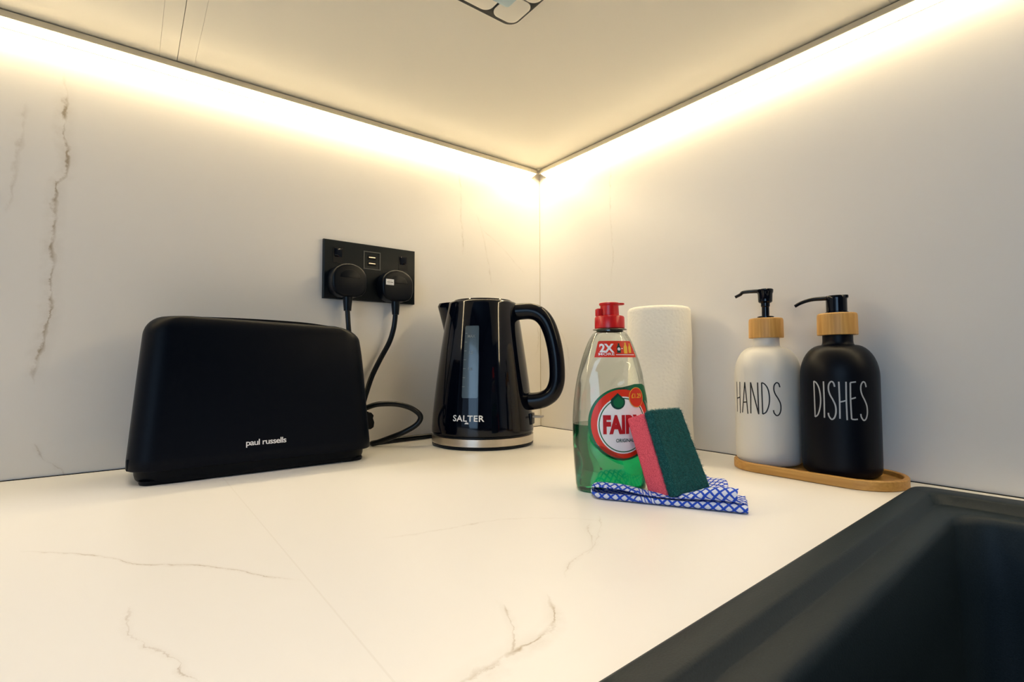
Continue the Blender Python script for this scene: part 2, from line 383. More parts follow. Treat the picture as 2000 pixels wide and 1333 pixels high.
veins_top = [('A', [(-0.71, -0.29), (-0.695, -0.305), (-0.668, -0.332), (-0.644, -0.371), (-0.621, -0.389), (-0.602, -0.411), (-0.587, -0.435), (-0.570, -0.456)], 0.0009, 0.8),
             ('B', [(-0.432, -0.650), (-0.445, -0.653), (-0.459, -0.654), (-0.477, -0.648), (-0.488, -0.643), (-0.509, -0.635), (-0.535, -0.630)], 0.0007, 0.6),
             ('A', [(-0.51, -0.416), (-0.465, -0.426), (-0.422, -0.432), (-0.385, -0.451), (-0.352, -0.487)], 0.0006, 0.45),
             ('A', [(-0.45, -0.545), (-0.438, -0.536), (-0.392, -0.516), (-0.343, -0.476)], 0.0008, 0.45),
             ('A', [(-0.57, -0.592), (-0.548, -0.592), (-0.534, -0.590), (-0.516, -0.587), (-0.498, -0.583), (-0.483, -0.571), (-0.470, -0.552)], 0.0020, 0.9),
             ('A', [(-0.522, -0.590), (-0.512, -0.578), (-0.503, -0.562), (-0.496, -0.548)], 0.0017, 0.7),
             ('A', [(-0.415, -0.53), (-0.405, -0.524), (-0.385, -0.505), (-0.372, -0.490), (-0.362, -0.484)], 0.0012, 0.5)]
M['counter'] = marble('stone_counter', (0.83, 0.81, 0.79, 1), veins_top, 'x', 'y', 0.32, seams=[('x', -0.5685, 0.0005, 0.10)])

bm = bmesh.new(); box(bm, X2, 0.06, 0, 0.06, ZF, ZR); struct(link('wall_left', bm, M['wall_l'], smooth=False))
bm = bmesh.new(); box(bm, 0, 0.06, Y2, 0, ZF, ZR); struct(link('wall_right', bm, M['wall_r'], smooth=False))
bm = bmesh.new(); box(bm, X2 - .06, 0.06, Y2 - .06, 0.06, ZF - .05, ZF); struct(link('floor', bm, M['floor'], smooth=False))
bm = bmesh.new(); box(bm, X2 - .06, 0.06, Y2 - .06, 0.06, ZR, ZR + .05); struct(link('ceiling', bm, M['plaster'], smooth=False))
bm = bmesh.new(); wx0, wx1, wz0, wz1 = -2.6, -0.5, -0.05, 1.15
for a in ((Y2, wx0, ZF, ZR), (wx1, 0.06, ZF, ZR), (wx0, wx1, ZF, wz0), (wx0, wx1, wz1, ZR)): box(bm, X2 - .06, X2, a[0], a[1], a[2], a[3])
struct(link('wall_back', bm, M['plaster'], smooth=False))
bm = bmesh.new(); box(bm, X2, 0.0, Y2 - .06, Y2, ZF, ZR); struct(link('wall_front', bm, M['plaster'], smooth=False))
win = bpy.data.objects.new('window_1', None); COL.objects.link(win); struct(win); win.location = (X2 - .03, (wx0 + wx1) / 2, wz0); win.rotation_euler = (0, 0, PI / 2)
bm = bmesh.new()
w2 = (wx1 - wx0) / 2; h = wz1 - wz0
for a in ((-w2, -w2 + .05, 0, h), (w2 - .05, w2, 0, h), (-w2, w2, 0, .05), (-w2, w2, h - .05, h), (-.025, .025, 0, h)): box(bm, a[0], a[1], -.02, .02, a[2], a[3])
link('window_frame', bm, mat('frame_white', (0.7, 0.7, 0.7, 1), 0.4), win, smooth=False)
bm = bmesh.new(); box(bm, -w2, w2, -.004, 0.0, 0, h); link('window_pane', bm, M['glow_window'], win, smooth=False)

# worktop: L shape with a hole for the sink
SA = math.radians(2.6); SC = Vector((-0.052, -0.6095, 0))            # sink corner + tilt
def sk(x, y, z=0):                                                   # sink local (x<0 along left edge, y<0 along far edge)
    return SC + Vector((x * math.cos(SA) - y * math.sin(SA), x * math.sin(SA) + y * math.cos(SA), z))
SL, SWD = 0.50, 0.50
bm = bmesh.new()
H = [sk(-.02, -.02), sk(-SL + .02, -.02), sk(-SL + .02, -SWD + .02), sk(-.02, -SWD + .02)]
O_ = [Vector((-.0005, -.56, 0)), Vector((-.62, -.56, 0)), Vector((-.62, -1.5, 0)), Vector((-.0005, -1.5, 0))]
def quad(a, b, c, d, z): return bm.faces.new([bm.verts.new((p.x, p.y, z)) for p in (a, b, c, d)])
for z in (0, -.02):
    for i in range(4): quad(O_[i], O_[(i + 1) % 4], H[(i + 1) % 4], H[i], z)
    quad(Vector((-.0005, -.0005, 0)), Vector((-1.6, -.0005, 0)), Vector((-1.6, -.56, 0)), Vector((-.0005, -.56, 0)), z)
    quad(Vector((-1.6, -.56, 0)), Vector((-1.6, -.62, 0)), Vector((-.62, -.62, 0)), Vector((-.62, -.56, 0)), z)
def side(a, b):
    bm.faces.new([bm.verts.new(p) for p in ((a.x, a.y, 0), (b.x, b.y, 0), (b.x, b.y, -.02), (a.x, a.y, -.02))])
for i in range(4): side(H[i], H[(i + 1) % 4])
side(Vector((-1.6, -.62, 0)), Vector((-.62, -.62, 0))); side(Vector((-.62, -.62, 0)), Vector((-.62, -1.5, 0))); side(Vector((-1.6, 0, 0)), Vector((-1.6, -.62, 0)))
bmesh.ops.recalc_face_normals(bm, faces=bm.faces)
tag(link('worktop', bm, M['counter'], smooth=False), 'pale cream marble-look L-shaped kitchen worktop with fine brown veins', 'worktop')
# fine dark joint where the worktop meets the wall panels
bm = bmesh.new(); box(bm, -1.6, -.0002, -.0014, 0.0, 0, .0008); struct(link('trim_1', bm, M['dark'], smooth=False))
bm = bmesh.new(); box(bm, -.0014, 0, -1.5, -.0002, 0, .0008); struct(link('trim_2', bm, M['dark'], smooth=False))
bm = bmesh.new(); box(bm, -.0007, 0, -.0007, 0, 0.001, ZC - .014); struct(link('trim_3', bm, mat('joint_beige', (0.5, 0.43, 0.33, 1), 0.6), smooth=False))

# sink
t = thing('kitchen_sink', 'black granite inset kitchen sink with raised rounded rim at lower right', 'sink', SC, SA)
bm = bmesh.new()
def sr(l, rr, n_, fr, rad, z):           # insets: left edge(y), right, near(-x), far(x=0)
    return rrect(-SL + n_, -fr, -SWD + rr, -l, rad, z, 10)
rings = [sr(.001, .001, .001, .001, .014, 0.0003), sr(0, 0, 0, 0, .015, .0050), sr(.0008, .0008, .0008, .0008, .0145, .0068), sr(.003, .003, .003, .003, .013, .0080),
         sr(.0160, .0165, .0165, .023, .012, .0080), sr(.0170, .0175, .0175, .0245, .012, .0077), sr(.0185, .019, .019, .026, .012, .0066), sr(.0225, .023, .023, .0300, .012, .0006), sr(.0235, .025, .025, .0315, .012, .0001), sr(.0250, .027, .027, .034, .012, .0000),
         sr(.0350, .035, .035, .049, .020, .0004), sr(.0375, .038, .038, .052, .022, -.0002), sr(.0395, .040, .040, .054, .023, -.002), sr(.0415, .042, .042, .056, .025, -.007),
         sr(.044, .044, .044, .060, .030, -.06), sr(.048, .05, .05, .066, .034, -.155), sr(.056, .056, .056, .074, .034, -.172), sr(.070, .07, .07, .088, .03, -.182)]
inner = rings[:]
loft(bm, rings, False, True)
out = [sr(.001, .001, .001, .001, .014, 0.0003), sr(.022, .022, .022, .022, .012, 0.0003), sr(.024, .024, .024, .024, .012, -.02), sr(.04, .04, .04, .052, .03, -.17), sr(.065, .065, .065, .08, .03, -.19)]
R2 = loft(bm, out, False, True)
bmesh.ops.recalc_face_normals(bm, faces=bm.faces)
link('basin', bm, M['sink'], t, angle=50)
bm = bmesh.new(); lathe(bm, [(.0, -.1815), (.038, -.1815), (.042, -.180), (.044, -.1815)], 40, (-.26, -.25), False, False)
link('drain_strainer', bm, M['steel'], t)

# ------------------------------------------------------------------ wall cabinets (seen from below)
def cabinet(name, label, poly, seams_panel=None):
    t = thing(name, label, 'cabinet', (poly[0][0], poly[0][1], ZC))
    ox, oy = poly[0]
    bm = bmesh.new(); P = [(x - ox, y - oy) for x, y in poly]
    loft(bm, [[Vector((x, y, .018 + 0)) for x, y in P], [Vector((x, y, .72)) for x, y in P]]); bmesh.ops.recalc_face_normals(bm, faces=bm.faces)
    link('carcass', bm, M['cab'], t, smooth=False)
    return t, ox, oy
# left run unit
t, ox, oy = cabinet('wall_cabinet', 'cream wall cabinet at upper left, seen from below, beside the panel joint', [(-1.22, -.0005), (-.6150, -.0005), (-.6150, -.34), (-1.22, -.34)])
SEAM = -.6143
bm = bmesh.new(); box(bm, .0183, (-.6150 + 1.22) - .0182, -.339, 0, 0, .0175); link('bottom_panel', bm, M['cab'], t, smooth=False)
for a in (0, -.6150 + 1.22 - .018):
    bm = bmesh.new(); box(bm, a, a + .018, -.339, 0, 0, .0175); link('side_panel', bm, M['cab'], t, smooth=False)
bm = bmesh.new(); box(bm, .002, .603, -.36, -.341, .0, .72, .001, .0008); link('door', bm, M['cab'], t)
# corner unit
t, ox, oy = cabinet('wall_cabinet', 'large cream corner wall cabinet overhead, its plain underside above the kettle', [(-.0005, -.0005), (-.6144, -.0005), (-.6144, -.34), (-.34, -.6144), (-.0005, -.6144)])
bm = bmesh.new()
P = [(0, 0), (-.5957, 0), (-.5957, -.352), (-.352, -.5957), (0, -.5957)]
loft(bm, [[Vector((x, y, 0)) for x, y in P], [Vector((x, y, .0175)) for x, y in P]]); bmesh.ops.recalc_face_normals(bm, faces=bm.faces)
link('bottom_panel', bm, M['cab'], t, smooth=False)
bm = bmesh.new(); box(bm, -.6139, -.5959, -.339, 0, 0, .0175); link('side_panel', bm, M['cab'], t, smooth=False)
bm = bmesh.new(); box(bm, -.339, 0, -.6139, -.5959, 0, .0175); link('side_panel', bm, M['cab'], t, smooth=False)
bm = bmesh.new(); box(bm, -.195, .195, -.019, 0, 0, .72, .001, .0008)
d = link('door', bm, M['cab'], t); d.location = (-.4775, -.4775, 0); d.rotation_euler = (0, 0, -PI / 4)
# right run unit
t, ox, oy = cabinet('wall_cabinet', 'cream wall cabinet on the right wall, above the sink', [(-.0005, -.6150), (-.34, -.6150), (-.34, -1.22), (-.0005, -1.22)])
bm = bmesh.new(); box(bm, -.339, 0, -.605, 0, 0, .0175); link('bottom_panel', bm, M['cab'], t, smooth=False)
bm = bmesh.new(); box(bm, -.36, -.341, -.603, -.002, 0, .72, .001, .0008); link('door', bm, M['cab'], t)

# LED corner profiles
def led(name, label, L, rot, loc, x_start):
    t = thing(name, label, 'light', loc, rot)        # local: runs along -x, wall at y=0
    bm = bmesh.new(); a, b = -L, x_start
    def bar(pts):
        loft(bm, [[Vector((a, y, z)) for y, z in pts], [Vector((b, y, z)) for y, z in pts]])
    bar([(-.0162, .4997), (-.0140, .4997), (-.0140, .5070), (-.0162, .5070)])
    bar([(-.0140, .5052), (-.0003, .5052), (-.0003, .5078), (-.0140, .5078)])
    bar([(-.0008, .4950), (-.0003, .4950), (-.0003, .5052), (-.0008, .5052)])
    loft(bm, [[Vector((q, y, z)) for y, z in ((-.0162, .4997), (-.0003, .4950), (-.0003, .5070), (-.0162, .5070))] for q in (b - .005, b - .0035)])
    bmesh.ops.recalc_face_normals(bm, faces=bm.faces); link('aluminium_profile', bm, M['profile'], t, smooth=False)
    bm = bmesh.new(); pts = [(-.0139, .5010), (-.0009, .4955), (-.0009, .4975), (-.0139, .5030)]
    loft(bm, [[Vector((a + .001, y, z)) for y, z in pts], [Vector((b - .006, y, z)) for y, z in pts]])
    bmesh.ops.recalc_face_normals(bm, faces=bm.faces); link('diffuser', bm, M['led'], t, smooth=False)
led('led_strip_light', 'warm white LED strip glowing along the top of the left wall', 1.5, 0, (0, 0, 0), -.0165)
led('led_strip_light', 'warm white LED strip glowing along the top of the right wall', 1.5, 0, (0, 0, 0), -.0165)
o = [x for x in COL.objects if x.name == 'led_strip_light.001'][0]
o.matrix_world = Matrix(((0, 1, 0, 0), (1, 0, 0, 0), (0, 0, 1, 0), (0, 0, 0, 1)))

# light fitting under the corner cabinet
t = thing('cabinet_downlight', 'dark-framed square light fitting with rounded corner and pale panels under the cabinet', 'light', (-.373, -.382, ZC))
bm = bmesh.new(); box(bm, -.0505, .0505, -.0505, .0505, -.0100, -.0001, .013, .0015); link('frame', bm, M['plate'], t)
for sx in (-1, 1):
    for sy in (-1, 1):
        x0, x1 = (.0165, .0472) if sx > 0 else (-.0472, .0135); y0, y1 = (.0085, .0450) if sy > 0 else (-.0455, .0070)
        bm = bmesh.new(); box(bm, x0, x1, y0, y1, -.0110, -.006, .0095, .0006); link('glass_panel', bm, M['cab'], t)
bm = bmesh.new(); box(bm, -.025, .025, -.025, .025, -.0130, -.0108, .004, .0006); link('lens', bm, M['lens'], t)

# room lamp that carries the ceiling light
t = thing('ceiling_lamp', 'round flush ceiling lamp over the open kitchen floor', 'light', (-.86, -.86, ZR))
bm = bmesh.new(); lathe(bm, [(.14, -.0005), (.14, -.02), (.125, -.025), (.118, -.02)], 48, cap1=False); link('rim', bm, M['plaster'], t)
bm = bmesh.new(); lathe(bm, [(.118, -.019), (.118, -.018)], 48); link('lens', bm, M['glow_lamp'], t)

# ------------------------------------------------------------------ toaster
TX0, TX1, TY0, TY1 = -.6545, -.3940, -.1300, -.022
t = thing('toaster', 'matt black long-slot toaster with small white lettering, left on the worktop', 'toaster', ((TX0 + TX1) / 2, (TY0 + TY1) / 2, 0))
hx, hy = (TX1 - TX0) / 2, (TY1 - TY0) / 2
def TOPZ(x):
    return .1788 - .0045 * ((x + .03) / .13) ** 2 - (.0065 * ((x - .035) / .08) ** 2 if x > .035 else 0)
def ztop(x): return TOPZ(x)
def tx(z): return hx - .080 * (z - .016) - .10 * max(0, z - .1) ** 2
def ty(z): return hy - .055 * (z - .016) - 1.2 * max(0, z - .11) ** 2
rings = []
zs = [.0148, .0160] + [.0175 + (.158 - .0175) * i / 14 for i in range(1, 15)]
for z in zs:
    e = .001 if z == .0148 else 0
    rings.append([Vector((p.x, p.y, z)) for p in rrect(-tx(z) + e, tx(z) - e, -ty(z) + e, ty(z) - e, .027, z, 10)])
for k in range(1, 9):                                          # rounded shoulders, wider at the ends than along the front
    a = PI / 2 * k / 8; zz = .158 + .0165 * math.sin(a)
    ex, ey = .017 * (1 - math.cos(a)), .0060 * (1 - math.cos(a))
    rings.append([Vector((p.x, p.y, zz)) for p in rrect(-tx(zz) + ex, tx(zz) - ex, -ty(zz) + ey, ty(zz) - ey, .027 - .008 * k / 8, zz, 10)])
for r3 in rings:
    for p in r3:
        k = max(0, (p.z - .120) / (.1745 - .120)); k = k * k
        p.z += (ztop(p.x) - .1745) * k
inner = [Vector((p.x * .93, p.y * .90, p.z + .0004)) for p in rings[-1]]
bm = bmesh.new(); Rr = loft(bm, rings, True, False)
n = len(inner); A = Rr[-1]
# top deck as a grid so that it follows the curve
Tv = [bm.verts.new(p) for p in inner]
for i in range(n): bm.faces.new((A[i], A[(i + 1) % n], Tv[(i + 1) % n], Tv[i]))
mid = {}
for j in range(11):
    pass
# strips pairing front/back points of the ring (symmetric in y)
h2 = n // 2
back = Tv[:h2]; front = Tv[h2:][::-1]
for i in range(h2 - 1): bm.faces.new((back[i], back[i + 1], front[i + 1], front[i]))
bmesh.ops.recalc_face_normals(bm, faces=bm.faces)
link('housing', bm, M['toaster'], t, angle=60)
bm = bmesh.new()
loft(bm, [rrect(-hx + .0065 + e, hx - .008 - e, -hy + .0015 + e, hy - .006 - e, .030, z, 10) for e, z in ((.0065, .0008), (.0035, .0016), (.0015, .0042), (.0004, .0085), (0, .0168))])
for v in bm.verts:
    if v.co.z < .007: v.co.z += .0045 * max(0, min(1, (v.co.x + .058) / .015)) * max(0, min(1, (.092 - v.co.x) / .015)) * (1 - v.co.z / .007)
link('base', bm, M['toaster_base'], t)
for x0, x1 in ((-hx + .0095, -hx + .078), (hx - .044, hx - .012)):
    for y0, y1 in ((-hy + .0045, -hy + .03), (hy - .03, hy - .0065)):
        bm = bmesh.new(); loft(bm, [rrect(x0 + e, x1 - e, y0 + e, y1 - e, .014, z, 8) for e, z in ((.0035, 0), (.0022, .0005), (.0015, .0018), (.0015, .0045))]); link('foot', bm, M['toaster_base'], t)
for ys in (-.0150, .0150):
    bm = bmesh.new(); P = []
    for i in range(25):
        x = -.088 + .176 * i / 24; P.append((x, ztop(x) + .0005))
    rg = [[Vector((x, ys - .0065, z - .004)), Vector((x, ys - .0065, z)), Vector((x, ys + .0065, z)), Vector((x, ys + .0065, z - .004))] for x, z in P]
    loft(bm, rg); bmesh.ops.recalc_face_normals(bm, faces=bm.faces); link('bread_slot', bm, M['dark'], t, smooth=False)
bm = bmesh.new(); box(bm, -hx + .0006, -hx + .006, -hy + .018, -hy + .050, .0150, .0275, .002, .001); link('crumb_tray', bm, M['toaster_base'], t)
bm = bmesh.new()
prism(bm, [(hx - .003, .034), (hx + .0095, .034), (hx + .0135, .0365), (hx + .0145, .043), (hx + .0125, .049), (hx + .0135, .053), (hx + .010, .057), (hx - .003, .058)], .012, -.012, .0015)
link('lever', bm, M['toaster_base'], t, angle=30)
bm = bmesh.new(); tube(bm, [Vector((hx - .003, -.004, .0245)), Vector((hx + .005, -.004, .0245)), Vector((hx + .0062, -.004, .0245))], lambda q: .008 if q < .9 else .0068, 24); link('browning_dial', bm, M['toaster_base'], t)
bm = bmesh.new(); box(bm, hx - .003, hx + .0012, -hy + .03, -.014, .0185, .060, .0015, .001); link('control_panel', bm, M['toaster_base'], t)
# printed word on the front: front face lies on y = -ty(z)
def toast_wrap(u, v, lay):
    z = .0352 + v; return Vector((u, -ty(z) - .00015 - lay * .0001, z))
vs, fs = text_faces('paul russells', .0086, bold=.012, sx=.92, sp=.9)
x0_, x1_ = min(v[0] for v in vs), max(v[0] for v in vs); kx = .0425 / (x1_ - x0_); vs = [(x * kx, y) for x, y in vs]
LOGOX = -.5256 - (TX0 + TX1) / 2
artwork('lettering', [(vs, fs, 0, 0, (LOGOX, 0))], toast_wrap, t, [M['print']], cut=.01)

# ------------------------------------------------------------------ socket + plugs
t = thing('wall_socket', 'black double wall socket plate with two switches and USB ports above the cables', 'socket', (-.3535, 0, .2672))
bm = bmesh.new(); w, hh = .0742, .0446
poly = [(-w, -hh), (w, -hh), (w, hh), (-w, hh)]
prism(bm, poly, -.0003, -.0072, .0022, 2); link('face_plate', bm, M['plate'], t, angle=30)
for sx_ in (-.0528, .0528):
    bm = bmesh.new(); box(bm, sx_ - .0078, sx_ + .0078, -.0078, -.0065, .0100, .0340); link('switch_surround', bm, M['black'], t, smooth=False)
    bm = bmesh.new(); prism(bm, [(sx_ - .0058, .0125), (sx_ + .0058, .0125), (sx_ + .0058, .0315), (sx_ - .0058, .0315)], -.0070, -.0085, .0006)
    for v in bm.verts:
        if v.co.y < -.0078: v.co.y -= .0022 * (v.co.z - .022) / .0095
    link('rocker_switch', bm, M['gloss'], t)
bm = bmesh.new()
for a in ((-.0138, .0138, .0052, .0068), (-.0138, .0138, .0322, .0338), (-.0138, -.0122, .0068, .0322), (.0122, .0138, .0068, .0322)): box(bm, a[0], a[1], -.0082, -.0068, a[2], a[3])
link('usb_frame', bm, mat('usb_grey', (0.045, 0.05, 0.052, 1), 0.4), t, smooth=False)
for z in (.0145, .0240):
    bm = bmesh.new(); box(bm, -.0066, .0066, -.0079, -.0070, z - .0029, z + .0029); q = link('usb_port', bm, M['dark'], t, smooth=False)
    bm = bmesh.new(); box(bm, -.0052, .0052, -.0084, -.0078, z - .0002, z + .0012); link('contact_tongue', bm, M['steel'], q, smooth=False)
def plug(parent, cx, cz, back):
    """rounded three-pin plug body, front at y=-.031"""
    bm = bmesh.new(); w = .0262
    top = [(cx + w * math.cos(a), cz + .004 + .0215 * math.sin(a)) for a in [PI * k / 16 for k in range(17)]]
    low = [(cx - w, cz - .008), (cx - w * .93, cz - .0155), (cx - w * .74, cz - .0215), (cx - w * .42, cz - .0245), (cx + w * .42, cz - .0245), (cx + w * .74, cz - .0215), (cx + w * .93, cz - .0155), (cx + w, cz - .008)]
    prism(bm, top + low, -.0085, -.0305, .0042, 4)
    P = link('plug', bm, M['black'], parent, angle=50)
    bm = bmesh.new(); prism(bm, [(cx + .0150 * math.cos(a), cz + .0035 + .0120 * math.sin(a)) for a in [PI * k / 14 for k in range(15)]], -.0300, -.0309, .0004); link('cover', bm, M['black'], P)
    bm = bmesh.new(); tube(bm, [Vector((cx, -.020, cz - .018)), Vector((cx, -.020, cz - .032)), Vector((cx, -.020, cz - .045))], lambda q: .0076 - .0022 * q, 20); link('cable_sleeve', bm, M['rubber'], P)
    return P
PL1 = (-.3958, .2490); PL2 = (-.3190, .2475)
toaster = [x for x in COL.objects if x.name == 'toaster'][0]
tl = Vector(toaster.location)
def shift(o, d):
    o.data.transform(Matrix.Translation(d))
P1 = plug(toaster, PL1[0], PL1[1], 0)
for o in [P1] + [c for c in COL.objects if c.parent == P1]: shift(o, -tl)
bm = bmesh.new()
path = spline([(-.3958, -.020, .205), (-.3948, -.021, .185), (-.3925, -.0205, .165), (-.388, -.0165, .14), (-.382, -.014, .10), (-.380, -.014, .06), (-.385, -.018, .035), (-.396, -.030, .030), (-.402, -.040, .030)])
tube(bm, path, .0036, 14, cap=True); o = link('power_cord', bm, M['rubber'], toaster); shift(o, -tl)

kb = thing('power_base', 'round black kettle power base with silver band, cord and plug in the right socket', 'kettle base', (-.206, -.100, 0))
kl = Vector(kb.location)
P2 = plug(kb, PL2[0], PL2[1], 0)
for o in [P2] + [c for c in COL.objects if c.parent == P2]: shift(o, -kl)
# white sticker on the plug
bm = bmesh.new(); SX, SZ = -.3335, .2520
box(bm, SX - .0065, SX + .0065, -.0311, -.0306, SZ - .0045, SZ + .0045)
items = []
for j, (zz, hh_, a0) in enumerate(((.0020, .0005, .6), (-.0003, .0014, .9), (-.0030, .0004, .8))):
    x = -.0050 * a0
    while x < .0050 * a0:
        ww = .0005 + .0007 * random.random(); box(bm, SX + x, SX + x + ww, -.03115, -.0311, SZ + zz - hh_ / 2, SZ + zz + hh_ / 2, mi=1); x += ww + .0004
o = link('sticker', bm, None, P2, smooth=False, mats=[M['print'], M['ink']]); shift(o, -kl)
bm = bmesh.new()
path = spline([(-.3190, -.020, .206), (-.3200, -.0195, .192), (-.3222, -.019, .178), (-.3285, -.018, .158), (-.343, -.017, .131), (-.3555, -.017, .106), (-.3650, -.018, .080), (-.3725, -.020, .058), (-.3790, -.0215, .047), (-.3850, -.026, .048), (-.3820, -.036, .055),
               (-.3720, -.042, .0605), (-.3579, -.050, .0649), (-.334, -.060, .0643), (-.3138, -.068, .0575), (-.3010, -.072, .0455), (-.3052, -.068, .0327), (-.3213, -.058, .0215), (-.3392, -.043, .0122), (-.352, -.032, .0062), (-.3575, -.0265, .0042), (-.354, -.0205, .0040), (-.3367, -.0175, .0042), (-.3046, -.0135, .0045), (-.262, -.0105, .0045), (-.225, -.011, .0045), (-.212, -.020, .0045), (-.210, -.030, .006)], 9)
tube(bm, path, .0040, 14); o = link('power_cord', bm, M['rubber'], kb); shift(o, -kl)
bm = bmesh.new(); lathe(bm, [(.0765, 0), (.0792, .0012), (.0795, .0040), (.0780, .0048)], 96); link('foot_ring', bm, M['black'], kb)
bm = bmesh.new(); lathe(bm, [(.0790, .0045), (.0797, .0052), (.0797, .0158), (.0788, .0164)], 96); link('silver_band', bm, M['steel'], kb)
bm = bmesh.new(); lathe(bm, [(.0775, .0160), (.0775, .0185), (.070, .0188)], 96); link('top_plate', bm, M['black'], kb)

# ------------------------------------------------------------------ kettle (local +x = handle, -y = gauge side)
KR = math.radians(-51.5)
t = thing('kettle', 'glossy black jug kettle with grey water gauge and white lettering, by the corner', 'kettle', (-.206, -.100, .0190), KR)
KZ = .0190
kp = [(.0165, .0782), (.0178, .0796), (.022, .0799), (.030, .0797), (.045, .0787), (.071, .0760), (.098, .0728), (.1226, .0695), (.150, .0655), (.175, .0617), (.200, .0578), (.213, .0556), (.2185, .0545), (.2205, .0530), (.2212, .0500)]
def kr(z):
    z += KZ
    for (a, ra), (b, rb) in zip(kp, kp[1:]):
        if a <= z <= b: return ra + (rb - ra) * (z - a) / (b - a)
    return kp[-1][1]
zz = [.0, .0008, .002, .004] + [.004 + (.1945 - .004) * i / 30 for i in range(1, 31)] + [.1975, .1995, .2012, .2022]
bm = bmesh.new()
lathe(bm, [(kr(z) - (.0015 if z == 0 else 0), z) for z in zz] + [(.047, .2026), (.044, .2014)], 128, cap1=True)
link('jug', bm, M['gloss'], t, angle=40)
bm = bmesh.new(); lathe(bm, [(.0465, .2016), (.0468, .2035), (.0455, .2050), (.036, .2064), (.018, .2072), (.002, .2074)], 96); link('lid', bm, M['gloss'], t)
# spout: pulled lip on the -x side
bm = bmesh.new(); rings = []
for k in range(13):
    q = k / 12; z = .1440 + (.2025 - .1440) * q; reach = .0245 * q ** 1.15; wdt = .0235 * (q ** .6) + .002; r0s = kr(z) - .004
    rg = []
    for j in range(17):
        a = -1 + 2 * j / 16; y = a * wdt
        xx = math.sqrt(max(r0s * r0s - y * y, 0)); rg.append(Vector((-(xx + (reach + .004) * (1 - abs(a) ** 1.5)), y, z + .0012 * (1 - abs(a)) * q)))
    for j in range(16, -1, -1):
        a = -1 + 2 * j / 16; y = a * wdt * .92; xx = math.sqrt(max((r0s - .004) ** 2 - y * y, 0)); rg.append(Vector((-xx, y, z)))
    rings.append(rg)
loft(bm, rings); bmesh.ops.recalc_face_normals(bm, faces=bm.faces); link('spout', bm, M['gloss'], t, angle=50)
# handle
hp = spline([(.044, 0, .1855), (.060, 0, .1868), (.078, 0, .1868), (.092, 0, .1815), (.103, 0, .1690), (.1110, 0, .1490), (.1165, 0, .1240), (.1190, 0, .0985), (.1180, 0, .0765), (.1110, 0, .0600), (.0985, 0, .0510), (.084, 0, .0475), (.070, 0, .0470)], 8)
bm = bmesh.new(); tube(bm, hp, lambda q: .0135 - .0015 * math.sin(PI * q), 24, ry=lambda q: .0118 - .0008 * math.sin(PI * q), up=(0, 1, 0))
hd = link('handle', bm, mat('handle_black', (0.0008, 0.0016, 0.005, 1), 0.2, spec=0.2), t)
bm = bmesh.new(); box(bm, .078, .098, -.008, .008, -.003, .0032, .004, .0012)
o = link('lid_button', bm, M['black'], hd); o.location = (.004, 0, .1978); o.rotation_euler = (0, math.radians(5), 0); o.location.x = .000
bm = bmesh.new(); box(bm, kr(.02) - .006, kr(.02) + .0025, -.010, .010, .0120, .0290, .002, .001); sw_ = link('switch_housing', bm, M['black'], t)
bm = bmesh.new(); box(bm, kr(.02) + .001, kr(.02) + .0180, -.008, .008, .0225, .0255, .003, .0012); o = link('power_switch', bm, mat('smoky_plastic', (.42, .38, .33, 1), .3), sw_); o['label'] = 'smoky translucent switch lever'
# gauge, wrapped on the front of the jug (azimuth measured from -y)
def kettle_wrap(u, v, lay):
    r = kr(v) + .00012 + .0001 * lay; a = u / .0707; return Vector((r * math.sin(a), -r * math.cos(a), v))
gz0, gz1 = .0545, .1685
gp = []
for k in range(12): gp.append((-.0112 - .0012 * 0 + 0, gz0 + (gz1 - gz0) * k / 11))
GX = .0030; gz0, gz1 = .0560, .1615
pts = [(GX - .0108, gz0 + .002), (GX - .0100, gz0), (GX + .0108, gz0), (GX + .0116, gz0 + .002), (GX + .0122, gz1 - .002), (GX + .0114, gz1), (GX - .0112, gz1), (GX - .0120, gz1 - .002)]
bm_items = [poly_item(pts, 0, 4)]
g_ = artwork('water_gauge', bm_items, kettle_wrap, t, [M['window_grey']])
g_['label'] = 'translucent grey gauge strip'
it = []
for zc, s_ in ((.146, 'MAX'), (.122, '1.5'), (.098, '1.0')):
    vs, fs = text_faces(s_, .0042, bold=.01); it.append((vs, fs, 0, 8, (.003, zc)))
for k in range(7): it.append(poly_item([(-.008, .072 + .013 * k), (-.004, .072 + .013 * k), (-.004, .0726 + .013 * k), (-.008, .0726 + .013 * k)], 0, 8))
artwork('gauge_marking', it, kettle_wrap, t, [mat('print_faint', (.16, .19, .20, 1), .5)])
vs, fs = text_faces('SALTER', .0090, bold=.018, sp=1.08)
x0_, x1_ = min(v[0] for v in vs), max(v[0] for v in vs); kx = .0425 / (x1_ - x0_); vs = [(x * kx, y) for x, y in vs]
it = [(vs, fs, 0, 2, (.0020, .0270)), poly_item([(.0005 + .0028 * math.cos(a), .0190 + .0026 * math.sin(a)) for a in [PI * k / 10 for k in range(11)]], 0, 2)]
artwork('lettering', it, kettle_wrap, t, [M['print']])

